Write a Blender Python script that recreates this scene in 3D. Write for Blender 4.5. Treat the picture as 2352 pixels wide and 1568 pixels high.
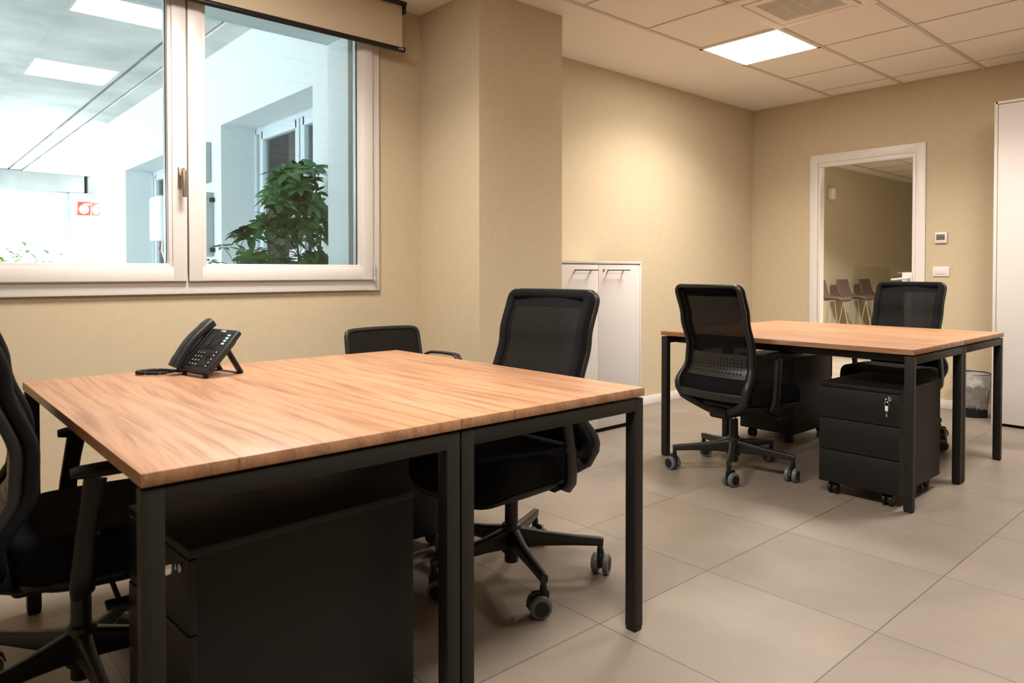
import bpy, bmesh, math, random
from math import sin, cos, radians, pi, sqrt
from mathutils import Vector, Matrix
random.seed(7)
for o in list(bpy.data.objects): bpy.data.objects.remove(o)
SC = bpy.context.scene
COL = SC.collection

# ---------------------------------------------------------------- camera
cam = bpy.data.cameras.new('camera'); camo = bpy.data.objects.new('camera', cam); COL.objects.link(camo)
F = 1631.24
cam.sensor_width = 36.0; cam.lens = F * 36.0 / 2352.0
cam.shift_y = -(784 - 651.71) / 2352.0
cam.clip_start = .05; cam.clip_end = 200
camo.location = (0, 0, 1.0973)
camo.rotation_euler = (radians(90 - .9616), 0, radians(48.428 - 90))
cam.dof.use_dof = True; cam.dof.focus_distance = 3.6; cam.dof.aperture_fstop = 5.0
SC.camera = camo
# ---------------------------------------------------------------- colour management, world, lamps
vs = SC.view_settings
vs.view_transform = 'Standard'; vs.look = 'None'; vs.gamma = 1.0; vs.use_curve_mapping = False
vs.exposure = 1.48
W = bpy.data.worlds.new('world'); SC.world = W; W.use_nodes = True
bg = W.node_tree.nodes['Background']; bg.inputs[0].default_value = (.88, .96, 1.0, 1); bg.inputs[1].default_value = 2.7
PANEL = 9.0                     # radiance of the LED ceiling panels
PANEL_COL = (1.0, .925, .845, 1)
BEAM_W = 13.5; BEAM_SPREAD = 138   # watts and spread of each panel's downward beam
PANELS = [(4.635, 2.60), (1.135, 2.62), (1.135, .79), (4.635, .79)]

# ---------------------------------------------------------------- materials
def new_mat(name):
    m = bpy.data.materials.new(name); m.use_nodes = True
    nt = m.node_tree; b = nt.nodes['Principled BSDF']
    return m, nt, b
def mat(name, col, rough=.5, metal=0.0, spec=.5, noise=0.0, nscale=40, bump=0.0, bscale=200, emit=None, coat=0):
    m, nt, b = new_mat(name)
    b.inputs['Base Color'].default_value = (*col, 1); b.inputs['Roughness'].default_value = rough
    b.inputs['Metallic'].default_value = metal; b.inputs['Specular IOR Level'].default_value = spec
    if coat: b.inputs['Coat Weight'].default_value = coat
    N, L = nt.nodes, nt.links
    tc = N.new('ShaderNodeTexCoord')
    if noise:
        t = N.new('ShaderNodeTexNoise'); t.inputs['Scale'].default_value = nscale; t.inputs['Detail'].default_value = 4
        L.new(tc.outputs['Object'], t.inputs['Vector'])
        r = N.new('ShaderNodeValToRGB'); r.color_ramp.elements[0].position = .3; r.color_ramp.elements[1].position = .7
        r.color_ramp.elements[0].color = (*[c * (1 - noise) for c in col], 1); r.color_ramp.elements[1].color = (*[min(1, c * (1 + noise)) for c in col], 1)
        L.new(t.outputs['Fac'], r.inputs['Fac']); L.new(r.outputs['Color'], b.inputs['Base Color'])
    if bump:
        t = N.new('ShaderNodeTexNoise'); t.inputs['Scale'].default_value = bscale; t.inputs['Detail'].default_value = 3
        L.new(tc.outputs['Object'], t.inputs['Vector'])
        bp = N.new('ShaderNodeBump'); bp.inputs['Strength'].default_value = bump; bp.inputs['Distance'].default_value = .002
        L.new(t.outputs['Fac'], bp.inputs['Height']); L.new(bp.outputs['Normal'], b.inputs['Normal'])
    if emit:
        b.inputs['Emission Color'].default_value = (*emit[0], 1); b.inputs['Emission Strength'].default_value = emit[1]
    return m
M = {}
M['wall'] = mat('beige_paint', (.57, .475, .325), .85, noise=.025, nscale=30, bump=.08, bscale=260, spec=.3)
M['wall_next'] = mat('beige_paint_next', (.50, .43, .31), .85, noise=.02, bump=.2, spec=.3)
M['ceil'] = mat('ceiling_paint', (.86, .80, .72), .9, bump=.15, bscale=300, spec=.2)
M['tile'] = mat('ceiling_tile', (.87, .80, .71), .95, noise=.03, nscale=300, bump=.3, bscale=500, spec=.1)
M['bar'] = mat('ceiling_bar', (.60, .54, .46), .6, noise=.02)
M['white'] = mat('white_lacquer', (.76, .71, .68), .35, noise=.01, nscale=10)
M['whitecab'] = mat('white_melamine', (.68, .64, .61), .45, noise=.012, nscale=10, bump=.05)
M['pvc'] = mat('white_pvc', (.78, .74, .71), .3, noise=.01)
M['metal'] = mat('dark_powder_coat', (.0135, .0125, .0108), .5, spec=.35, noise=.08, nscale=400, bump=.12, bscale=900)
M['ped'] = mat('dark_pedestal_coat', (.0075, .0070, .0064), .5, spec=.35, noise=.08, nscale=400, bump=.15, bscale=900)
M['plastic'] = mat('black_nylon', (.015, .0145, .0138), .40, spec=.45, noise=.06, nscale=200, bump=.1, bscale=700)
M['plastic2'] = mat('black_soft_plastic', (.007, .007, .007), .5, spec=.4, bump=.08, bscale=700)
M['fabric'] = mat('black_fabric', (.0045, .0045, .0052), .95, noise=.2, nscale=500, bump=.6, bscale=700, spec=.2)
M['tyre'] = mat('grey_tyre', (.13, .135, .145), .4, noise=.03)
M['chrome'] = mat('chrome', (.75, .75, .76), .12, metal=1, noise=.01)
M['steel'] = mat('satin_nickel', (.55, .48, .40), .32, metal=1, noise=.03)
M['brass'] = mat('lock_brass', (.62, .50, .32), .3, metal=1, noise=.03)
M['grey'] = mat('grey_box', (.42, .46, .48), .6, noise=.03)
M['black'] = mat('black_gloss', (.010, .010, .010), .3, noise=.05)
M['dark'] = mat('dark_gap', (.006, .006, .006), .8, noise=.05)
M['phone'] = mat('phone_plastic', (.016, .017, .018), .38, noise=.05, nscale=300, bump=.1, bscale=900)
M['screen'] = mat('phone_screen', (.02, .021, .02), .15, noise=.02)
M['lcd'] = mat('thermostat_lcd', (.13, .14, .12), .25, noise=.05)
M['key_white'] = mat('key_white', (.62, .62, .60), .5, noise=.01, emit=((.8, .8, .78), .12))
M['key_green'] = mat('key_green', (.08, .6, .25), .5, noise=.01, emit=((.25, 1, .45), .75))
M['print'] = mat('white_print', (.72, .70, .62), .6, noise=.01)
M['blind'] = mat('blind_fabric', (.66, .55, .39), .9, noise=.02, nscale=200, bump=.3, bscale=900, spec=.2)
M['concrete'] = mat('concrete', (.57, .58, .57), .9, noise=.22, nscale=1.6, bump=.4, bscale=60)
M['girder'] = mat('grey_concrete', (.30, .31, .31), .9, noise=.15, nscale=2.5)
M['render'] = mat('white_render', (.74, .80, .81), .95, noise=.03, nscale=40, bump=.5, bscale=120)
M['sill'] = mat('stone_sill', (.6, .62, .62), .7, noise=.05)
M['wframe'] = mat('far_window_frame', (.62, .70, .76), .5, noise=.02)
M['leaf'] = None
M['stem'] = mat('stem_brown', (.18, .12, .06), .7, noise=.2)
M['pot'] = mat('terracotta', (.35, .16, .09), .8, noise=.1)
M['red'] = mat('sign_red', (.70, .06, .03), .5, noise=.02)
M['signwhite'] = mat('sign_white', (.85, .85, .85), .5, noise=.02)
M['stool'] = mat('brown_leatherette', (.11, .070, .063), .6, noise=.08, nscale=120, bump=.25, bscale=400)
M['counter'] = mat('brown_counter', (.10, .06, .05), .5, noise=.1)
M['bag'] = None

def glass_mat(name, ior, tint):
    m = bpy.data.materials.new(name); m.use_nodes = True; nt = m.node_tree; nt.nodes.clear()
    N, L = nt.nodes, nt.links
    out = N.new('ShaderNodeOutputMaterial'); mix = N.new('ShaderNodeMixShader')
    tr = N.new('ShaderNodeBsdfTransparent'); gl = N.new('ShaderNodeBsdfGlossy'); fr = N.new('ShaderNodeFresnel')
    tr.inputs[0].default_value = (*tint, 1); gl.inputs['Roughness'].default_value = .0; fr.inputs[0].default_value = ior
    L.new(fr.outputs[0], mix.inputs[0]); L.new(tr.outputs[0], mix.inputs[1]); L.new(gl.outputs[0], mix.inputs[2]); L.new(mix.outputs[0], out.inputs[0])
    return m
M['glass'] = glass_mat('window_glass', 1.75, (.93, .97, .96))
M['doorglass'] = glass_mat('door_glass', 1.35, (.84, .85, .82))

def mesh_mat():
    m, nt, b = new_mat('mesh_fabric'); N, L = nt.nodes, nt.links
    b.inputs['Base Color'].default_value = (.0052, .0052, .0052, 1); b.inputs['Roughness'].default_value = .9; b.inputs['Specular IOR Level'].default_value = .12
    tr = N.new('ShaderNodeBsdfTransparent'); mix = N.new('ShaderNodeMixShader'); out = N['Material Output']
    tc = N.new('ShaderNodeTexCoord'); t = N.new('ShaderNodeTexNoise'); t.inputs['Scale'].default_value = 420
    r = N.new('ShaderNodeMapRange'); r.inputs['From Min'].default_value = .35; r.inputs['From Max'].default_value = .65
    r.inputs['To Min'].default_value = .95; r.inputs['To Max'].default_value = 1.0
    L.new(tc.outputs['Object'], t.inputs['Vector']); L.new(t.outputs['Fac'], r.inputs['Value']); L.new(r.outputs[0], mix.inputs[0])
    L.new(tr.outputs[0], mix.inputs[1]); L.new(b.outputs[0], mix.inputs[2]); L.new(mix.outputs[0], out.inputs[0])
    return m
M['mesh'] = mesh_mat()

def bag_mat():
    m, nt, b = new_mat('clear_plastic_bag'); N, L = nt.nodes, nt.links
    b.inputs['Base Color'].default_value = (.75, .72, .68, 1); b.inputs['Roughness'].default_value = .2
    tr = N.new('ShaderNodeBsdfTransparent'); mix = N.new('ShaderNodeMixShader'); out = N['Material Output']
    tc = N.new('ShaderNodeTexCoord'); t = N.new('ShaderNodeTexNoise'); t.inputs['Scale'].default_value = 14; t.inputs['Detail'].default_value = 5
    r = N.new('ShaderNodeMapRange'); r.inputs['From Min'].default_value = .4; r.inputs['From Max'].default_value = .7
    r.inputs['To Min'].default_value = .22; r.inputs['To Max'].default_value = .62
    bp = N.new('ShaderNodeBump'); bp.inputs['Strength'].default_value = .8; bp.inputs['Distance'].default_value = .02
    L.new(tc.outputs['Object'], t.inputs['Vector']); L.new(t.outputs['Fac'], r.inputs['Value']); L.new(r.outputs[0], mix.inputs[0])
    L.new(t.outputs['Fac'], bp.inputs['Height']); L.new(bp.outputs[0], b.inputs['Normal'])
    L.new(tr.outputs[0], mix.inputs[1]); L.new(b.outputs[0], mix.inputs[2]); L.new(mix.outputs[0], out.inputs[0])
    return m
M['bag'] = bag_mat()

def wire_mat():
    # expanded-metal mesh of the waste basket: dark strands with open holes
    m, nt, b = new_mat('basket_mesh'); N, L = nt.nodes, nt.links
    b.inputs['Base Color'].default_value = (.02, .02, .02, 1); b.inputs['Roughness'].default_value = .5
    tr = N.new('ShaderNodeBsdfTransparent'); mix = N.new('ShaderNodeMixShader'); out = N['Material Output']
    tc = N.new('ShaderNodeTexCoord'); mp = N.new('ShaderNodeMapping'); v = N.new('ShaderNodeTexVoronoi')
    v.feature = 'DISTANCE_TO_EDGE'; v.inputs['Scale'].default_value = 260
    g = N.new('ShaderNodeMath'); g.operation = 'LESS_THAN'; g.inputs[1].default_value = .08
    L.new(tc.outputs['Object'], mp.inputs[0]); L.new(mp.outputs[0], v.inputs['Vector']); L.new(v.outputs['Distance'], g.inputs[0]); L.new(g.outputs[0], mix.inputs[0])
    L.new(tr.outputs[0], mix.inputs[1]); L.new(b.outputs[0], mix.inputs[2]); L.new(mix.outputs[0], out.inputs[0])
    return m
M['wire'] = wire_mat()

def wood_mat():
    m, nt, b = new_mat('light_walnut_laminate'); N, L = nt.nodes, nt.links
    tc = N.new('ShaderNodeTexCoord'); mp = N.new('ShaderNodeMapping'); mp.inputs['Scale'].default_value = (1, .13, 1)
    L.new(tc.outputs['Object'], mp.inputs[0])
    n0 = N.new('ShaderNodeTexNoise'); n0.inputs['Scale'].default_value = 3.2; n0.inputs['Detail'].default_value = 3
    L.new(mp.outputs[0], n0.inputs['Vector'])
    ma = N.new('ShaderNodeVectorMath'); ma.operation = 'MULTIPLY_ADD'; ma.inputs[1].default_value = (.26, .0, .0)
    L.new(n0.outputs['Color'], ma.inputs[0]); L.new(mp.outputs[0], ma.inputs[2])
    w = N.new('ShaderNodeTexNoise'); w.inputs['Scale'].default_value = 46; w.inputs['Detail'].default_value = 5; w.inputs['Roughness'].default_value = .62
    sc = N.new('ShaderNodeVectorMath'); sc.operation = 'MULTIPLY'; sc.inputs[1].default_value = (1, .35, .4)
    L.new(ma.outputs[0], sc.inputs[0]); L.new(sc.outputs[0], w.inputs['Vector'])
    fine = N.new('ShaderNodeTexNoise'); fine.inputs['Scale'].default_value = 210; fine.inputs['Detail'].default_value = 3
    sc2 = N.new('ShaderNodeVectorMath'); sc2.operation = 'MULTIPLY'; sc2.inputs[1].default_value = (1, .09, .3)
    L.new(ma.outputs[0], sc2.inputs[0]); L.new(sc2.outputs[0], fine.inputs['Vector'])
    mx = N.new('ShaderNodeMath'); mx.operation = 'MULTIPLY_ADD'; mx.inputs[1].default_value = .36
    L.new(fine.outputs['Fac'], mx.inputs[0]); L.new(w.outputs['Fac'], mx.inputs[2])
    r = N.new('ShaderNodeValToRGB'); e = r.color_ramp.elements
    e[0].position = .44; e[0].color = (.205, .100, .050, 1); e[1].position = .92; e[1].color = (.44, .245, .140, 1)
    k = e.new(.60); k.color = (.300, .150, .078, 1); k = e.new(.71); k.color = (.375, .200, .108, 1)
    L.new(mx.outputs[0], r.inputs['Fac']); L.new(r.outputs['Color'], b.inputs['Base Color'])
    b.inputs['Roughness'].default_value = .42; b.inputs['Specular IOR Level'].default_value = .45
    bp = N.new('ShaderNodeBump'); bp.inputs['Strength'].default_value = .08; bp.inputs['Distance'].default_value = .001
    L.new(mx.outputs[0], bp.inputs['Height']); L.new(bp.outputs[0], b.inputs['Normal'])
    return m
M['wood'] = wood_mat()

TX, TY, TP = 1.663, 1.463, .5935      # floor tile grid origin and pitch
def floor_mat(name='porcelain_floor', base=((.205, .168, .135), (.265, .222, .180))):
    m, nt, b = new_mat(name); N, L = nt.nodes, nt.links
    tc = N.new('ShaderNodeTexCoord'); sep = N.new('ShaderNodeSeparateXYZ'); L.new(tc.outputs['Object'], sep.inputs[0])
    def line(out, o):
        a = N.new('ShaderNodeMath'); a.operation = 'SUBTRACT'; a.inputs[1].default_value = o - 50 * TP; L.new(sep.outputs[out], a.inputs[0])
        d = N.new('ShaderNodeMath'); d.operation = 'DIVIDE'; d.inputs[1].default_value = TP; L.new(a.outputs[0], d.inputs[0])
        fr = N.new('ShaderNodeMath'); fr.operation = 'FRACT'; L.new(d.outputs[0], fr.inputs[0])
        fl = N.new('ShaderNodeMath'); fl.operation = 'FLOOR'; L.new(d.outputs[0], fl.inputs[0])
        s = N.new('ShaderNodeMath'); s.operation = 'SUBTRACT'; s.inputs[1].default_value = .5; L.new(fr.outputs[0], s.inputs[0])
        ab = N.new('ShaderNodeMath'); ab.operation = 'ABSOLUTE'; L.new(s.outputs[0], ab.inputs[0])
        g = N.new('ShaderNodeMath'); g.operation = 'GREATER_THAN'; g.inputs[1].default_value = .5 - .0019 / TP; L.new(ab.outputs[0], g.inputs[0])
        return g, fl
    gx, fx = line(0, TX); gy, fy = line(1, TY)
    gm = N.new('ShaderNodeMath'); gm.operation = 'MAXIMUM'; L.new(gx.outputs[0], gm.inputs[0]); L.new(gy.outputs[0], gm.inputs[1])
    cmb = N.new('ShaderNodeCombineXYZ'); L.new(fx.outputs[0], cmb.inputs[0]); L.new(fy.outputs[0], cmb.inputs[1])
    wn = N.new('ShaderNodeTexWhiteNoise'); L.new(cmb.outputs[0], wn.inputs['Vector'])
    off = N.new('ShaderNodeVectorMath'); off.operation = 'MULTIPLY_ADD'; off.inputs[1].default_value = (9, 9, 9)
    L.new(wn.outputs['Color'], off.inputs[0]); L.new(tc.outputs['Object'], off.inputs[2])
    n = N.new('ShaderNodeTexNoise'); n.inputs['Scale'].default_value = 2.0; n.inputs['Detail'].default_value = 7; n.inputs['Roughness'].default_value = .55; n.inputs['Distortion'].default_value = .8
    L.new(off.outputs[0], n.inputs['Vector'])
    r = N.new('ShaderNodeValToRGB'); r.color_ramp.elements[0].position = .32; r.color_ramp.elements[1].position = .70
    r.color_ramp.elements[0].color = (*base[0], 1); r.color_ramp.elements[1].color = (*base[1], 1)
    L.new(n.outputs['Fac'], r.inputs['Fac'])
    mx = N.new('ShaderNodeMix'); mx.data_type = 'RGBA'; L.new(gm.outputs[0], mx.inputs['Factor'])
    L.new(r.outputs['Color'], mx.inputs['A']); mx.inputs['B'].default_value = (.075, .065, .055, 1)
    L.new(mx.outputs['Result'], b.inputs['Base Color'])
    b.inputs['Roughness'].default_value = .42; b.inputs['Specular IOR Level'].default_value = .5
    inv = N.new('ShaderNodeMath'); inv.operation = 'SUBTRACT'; inv.inputs[0].default_value = 1; L.new(gm.outputs[0], inv.inputs[1])
    bp = N.new('ShaderNodeBump'); bp.inputs['Strength'].default_value = .5; bp.inputs['Distance'].default_value = .001
    L.new(inv.outputs[0], bp.inputs['Height']); L.new(bp.outputs[0], b.inputs['Normal'])
    return m
M['floor'] = floor_mat()

def leaf_mat():
    m, nt, b = new_mat('schefflera_leaf'); N, L = nt.nodes, nt.links
    tc = N.new('ShaderNodeTexCoord'); n = N.new('ShaderNodeTexNoise'); n.inputs['Scale'].default_value = 9; n.inputs['Detail'].default_value = 3
    L.new(tc.outputs['Object'], n.inputs['Vector'])
    r = N.new('ShaderNodeValToRGB'); e = r.color_ramp.elements
    e[0].position = .3; e[0].color = (.022, .095, .035, 1); e[1].position = .78; e[1].color = (.20, .38, .09, 1)
    k = e.new(.55); k.color = (.050, .19, .060, 1)
    L.new(n.outputs['Fac'], r.inputs['Fac']); L.new(r.outputs['Color'], b.inputs['Base Color']); b.inputs['Roughness'].default_value = .35
    return m
M['leaf'] = leaf_mat()
M['bush'] = mat('sunlit_bush', (.10, .24, .05), .7, noise=.4, nscale=3)

def emit_mat(name, col, s):
    m = bpy.data.materials.new(name); m.use_nodes = True; nt = m.node_tree; nt.nodes.clear()
    o = nt.nodes.new('ShaderNodeOutputMaterial'); e = nt.nodes.new('ShaderNodeEmission')
    e.inputs[0].default_value = col; e.inputs[1].default_value = s; nt.links.new(e.outputs[0], o.inputs[0]); return m
M['panel'] = emit_mat('led_panel', PANEL_COL, PANEL)
M['panel_next_fill'] = emit_mat('led_panel_next_fill', PANEL_COL, 9.0)  # glow of the unseen panel added in the next room

# ---------------------------------------------------------------- mesh helpers
class MB:
    def __init__(s): s.bm = bmesh.new()
    def add(s, tmp, mx=None, mi=0):
        if mx is not None: bmesh.ops.transform(tmp, matrix=mx, verts=tmp.verts)
        me = bpy.data.meshes.new('t'); 
        for f in tmp.faces: f.material_index = mi
        tmp.to_mesh(me); tmp.free(); s.bm.from_mesh(me); bpy.data.meshes.remove(me); return s
    def box(s, lo, hi, bev=0.0, mi=0, mx=None, seg=2):
        t = bmesh.new(); c = [(a + b) / 2 for a, b in zip(lo, hi)]; d = [max(abs(b - a), 1e-5) for a, b in zip(lo, hi)]
        bmesh.ops.create_cube(t, size=1, matrix=Matrix.Translation(c) @ Matrix.Diagonal((*d, 1)))
        if bev: bmesh.ops.bevel(t, geom=list(t.edges), offset=min(bev, min(d) * .49), segments=seg, affect='EDGES', profile=.5)
        return s.add(t, mx, mi)
    def cyl(s, p0, p1, r0, r1=None, n=24, mi=0, bev=0, caps=True):
        r1 = r0 if r1 is None else r1; p0 = Vector(p0); p1 = Vector(p1); d = p1 - p0
        t = bmesh.new(); bmesh.ops.create_cone(t, cap_ends=caps, segments=n, radius1=r0, radius2=r1, depth=d.length)
        if bev:
            ed = [e for e in t.edges if len(e.link_faces) == 2 and any(len(f.verts) > 4 for f in e.link_faces)]
            bmesh.ops.bevel(t, geom=ed, offset=bev, segments=2, affect='EDGES', profile=.5)
        mx = Matrix.Translation((p0 + p1) / 2) @ d.to_track_quat('Z', 'Y').to_matrix().to_4x4()
        return s.add(t, mx, mi)
    def rings(s, rings, mi=0, closed=False, caps=True, loop=True):
        t = bmesh.new(); R = [[t.verts.new(p) for p in r] for r in rings]; n = len(R[0]); k = len(R)
        for i in range(k if closed else k - 1):
            a, b = R[i], R[(i + 1) % k]
            for j in range(n if loop else n - 1):
                jj = (j + 1) % n
                t.faces.new((a[j], a[jj], b[jj], b[j]))
        if caps and not closed and loop:
            t.faces.new(list(reversed(R[0]))); t.faces.new(R[-1])
        bmesh.ops.recalc_face_normals(t, faces=t.faces)
        return s.add(t, None, mi)
    def tube(s, pts, a, b=None, n=12, mi=0, closed=False, up=(0, 0, 1), power=1.0):
        """sweep an ellipse (a along side, b along up) or rounded rect"""
        pts = [Vector(p) for p in pts]; k = len(pts); up = Vector(up); rg = []
        A = a if isinstance(a, (list, tuple)) else [a] * k
        B = A if b is None else (b if isinstance(b, (list, tuple)) else [b] * k)
        for i, p in enumerate(pts):
            if closed: t = pts[(i + 1) % k] - pts[i - 1]
            else: t = pts[min(i + 1, k - 1)] - pts[max(i - 1, 0)]
            t.normalize(); sd = t.cross(up)
            if sd.length < 1e-3: sd = t.cross(Vector((0, 1, 0)))
            sd.normalize(); u2 = sd.cross(t).normalized(); ring = []
            for j in range(n):
                th = 2 * pi * (j + .5) / n; c, q = cos(th), sin(th)
                c = math.copysign(abs(c) ** power, c); q = math.copysign(abs(q) ** power, q)
                ring.append(p + sd * (c * A[i]) + u2 * (q * B[i]))
            rg.append(ring)
        return s.rings(rg, mi, closed)
    def lathe(s, prof, c=(0, 0, 0), n=32, mi=0, mx=None):
        t = bmesh.new(); R = []
        for r, z in prof:
            R.append([t.verts.new((r * cos(2 * pi * j / n), r * sin(2 * pi * j / n), z)) for j in range(n)])
        for i in range(len(R) - 1):
            for j in range(n):
                t.faces.new((R[i][j], R[i][(j + 1) % n], R[i + 1][(j + 1) % n], R[i + 1][j]))
        if prof[0][0] > 1e-4: t.faces.new(list(reversed(R[0])))
        if prof[-1][0] > 1e-4: t.faces.new(R[-1])
        bmesh.ops.remove_doubles(t, verts=t.verts, dist=1e-6)
        m2 = Matrix.Translation(c) if mx is None else Matrix.Translation(c) @ mx
        return s.add(t, m2, mi)
    def prism(s, poly, h, mx=None, mi=0, bev=0):
        t = bmesh.new(); v = [t.verts.new((p[0], p[1], 0)) for p in poly]; f = t.faces.new(v)
        r = bmesh.ops.extrude_face_region(t, geom=[f]); vv = [e for e in r['geom'] if isinstance(e, bmesh.types.BMVert)]
        bmesh.ops.translate(t, vec=(0, 0, h), verts=vv); bmesh.ops.recalc_face_normals(t, faces=t.faces)
        if bev: bmesh.ops.bevel(t, geom=list(t.edges), offset=bev, segments=2, affect='EDGES', profile=.5)
        return s.add(t, mx, mi)
    def sheet(s, grid, mi=0):
        return s.rings(grid, mi, False, False, loop=False)
    def build(s, name, mats, parent=None, smooth=True, ang=38):
        me = bpy.data.meshes.new(name); s.bm.to_mesh(me); s.bm.free()
        for m in (mats if isinstance(mats, (list, tuple)) else [mats]): me.materials.append(m)
        if smooth:
            me.polygons.foreach_set('use_smooth', [True] * len(me.polygons)); me.set_sharp_from_angle(angle=radians(ang))
        o = bpy.data.objects.new(name, me); COL.objects.link(o)
        if parent: o.parent = parent
        return o
def thing(name, label, cat, loc=(0, 0, 0), rz=0, group=None):
    o = bpy.data.objects.new(name, None); COL.objects.link(o); o.empty_display_size = .1
    o.location = loc; o.rotation_euler = (0, 0, rz); o['label'] = label; o['category'] = cat
    if group: o['group'] = group
    return o
def tag(o, label, cat, group=None):
    o['label'] = label; o['category'] = cat
    if group: o['group'] = group
    return o
def struct(name, mb, mats, parent=None, **k):
    o = mb.build(name, mats, parent, **k)
    if not parent: o['kind'] = 'structure'
    return o
def dup(o, parent=None):
    c = o.copy(); COL.objects.link(c)
    if parent: c.parent = parent
    for ch in list(o.children): dup(ch, c)
    return c
def text_mesh(txt, size, mats, parent, mx, name='lettering', ex=.0004, align='CENTER'):
    cu = bpy.data.curves.new('txt', 'FONT'); cu.body = txt; cu.size = size; cu.extrude = ex; cu.align_x = align; cu.align_y = 'CENTER'; cu.offset = size * .012
    to = bpy.data.objects.new('txt', cu); COL.objects.link(to)
    me = bpy.data.meshes.new_from_object(to.evaluated_get(bpy.context.evaluated_depsgraph_get()))
    bpy.data.objects.remove(to); me.transform(mx); me.materials.clear(); me.materials.append(mats); me.name = name
    o = bpy.data.objects.new(name, me); COL.objects.link(o); o.parent = parent
    return o

# ================================================================ ROOM SHELL
ZC = 2.668; XW = 6.387; YW = 3.65; XL = -1.6; YB = -2.2
CX0, CX1, CY = 2.485, 3.14, 3.076          # projecting column
b = MB(); b.box((XL - .1, YB - .1, -.08), (XW, YW, 0)); b.box((XW, .4, -.08), (14.2, 4.75, 0)); struct('floor', b, M['floor'], smooth=False)
# window wall (inner leaf has the frame opening, outer leaf a narrower one)
FX0, FX1, FZ0, FZ1 = .05, 2.155, 1.02, 2.60
RX0, RX1, RZ0, RZ1 = .13, 2.03, 1.10, 2.465
b = MB()
def leaf_wall(b, y0, y1, x0, x1, ox0, ox1, oz0, oz1, top):
    b.box((x0, y0, 0), (ox0, y1, top)); b.box((ox1, y0, 0), (x1, y1, top)); b.box((ox0, y0, 0), (ox1, y1, oz0)); b.box((ox0, y0, oz1), (ox1, y1, top))
leaf_wall(b, YW, 3.72, XL, XW + .1, FX0, FX1, FZ0, FZ1, ZC + .1)
struct('wall_window', b, M['wall'], smooth=False)
b = MB(); leaf_wall(b, 3.72, 3.97, XL, 2.3, RX0, RX1, RZ0, RZ1, 3.2); struct('wall_window_outside', b, M['render'], smooth=False)
b = MB(); b.box((CX0, CY, 0), (CX1, YW, ZC)); struct('wall_column', b, M['wall'], smooth=False)
# far wall with door opening
DY0, DY1, DZ = 2.165, 3.01, 2.10
b = MB()
b.box((XW, YB, 0), (XW + .12, DY0, ZC + .1)); b.box((XW, DY1, 0), (XW + .12, YW, ZC + .1)); b.box((XW, DY0, DZ), (XW + .12, DY1, ZC + .1))
struct('wall_far', b, M['wall'], smooth=False)
b = MB(); b.box((XL - .1, YB, 0), (XL, YW, ZC + .1)); struct('wall_left', b, M['wall'], smooth=False)
b = MB(); b.box((XL, YB - .1, 0), (XW, YB, ZC + .1)); struct('wall_behind', b, M['wall'], smooth=False)
# ceiling: plasterboard margins + tiles + bars
GX = [-1.6, -1.0, -.38, .24, .835, 1.435, 2.0, 2.55, 3.12, 3.724, 4.327, 4.93, 5.533, 6.136, XW]
GY = [-1.82, -1.232, -.644, -.056, .532, 1.12, 1.708, 2.296, 2.885]
b = MB()
b.box((XL, 2.885, ZC), (XW, YW, ZC + .06)); b.box((XL, YB, ZC), (XW, GY[0], ZC + .06))
AC = (3.724, 1.708, 4.327, 2.296)
pc = []
for px, py in PANELS: pc.append((px, py))
for i in range(len(GX) - 1):
    for j in range(len(GY) - 1):
        x0, x1, y0, y1 = GX[i], GX[i + 1], GY[j], GY[j + 1]
        mx_, my_ = (x0 + x1) / 2, (y0 + y1) / 2
        if any(abs(mx_ - p[0]) < .25 and abs(my_ - p[1]) < .25 for p in pc): continue
        if abs(x0 - AC[0]) < .01 and abs(y0 - AC[1]) < .01: continue
        b.box((x0 + .004, y0 + .004, ZC + .004), (x1 - .004, y1 - .004, ZC + .03), mi=1)
for y in GY: b.box((XL, y - .013, ZC - .0015), (XW, y + .013, ZC + .02), mi=2)
for x in GX[1:-1]:
    b.box((x - .006, GY[0], ZC - .0005), (x + .006, GY[-1], ZC + .02), mi=2)
b.box((XL, YB, ZC + .06), (XW, YW, ZC + .1))
struct('ceiling', b, [M['ceil'], M['tile'], M['bar']], smooth=False)
# baseboards
b = MB(); b.box((CX1, YW - .014, 0), (XW, YW, .07), .002); struct('baseboard_alcove', b, M['white'])
b = MB(); b.box((XL, YW - .014, 0), (CX0, YW, .07), .002); struct('baseboard_window', b, M['white'])
b = MB(); b.box((CX0 - .014, CY - .014, 0), (CX1 + .014, CY, .07), .002); b.box((CX0 - .014, CY, 0), (CX0, YW - .014, .07), .002); b.box((CX1, CY, 0), (CX1 + .014, YW - .014, .07), .002); struct('baseboard_column', b, M['white'])
b = MB(); b.box((XW - .014, 1.53, 0), (XW, 2.095, .07), .002); b.box((XW - .014, 3.08, 0), (XW, YW - .014, .07), .002); struct('baseboard_far', b, M['white'])

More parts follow.
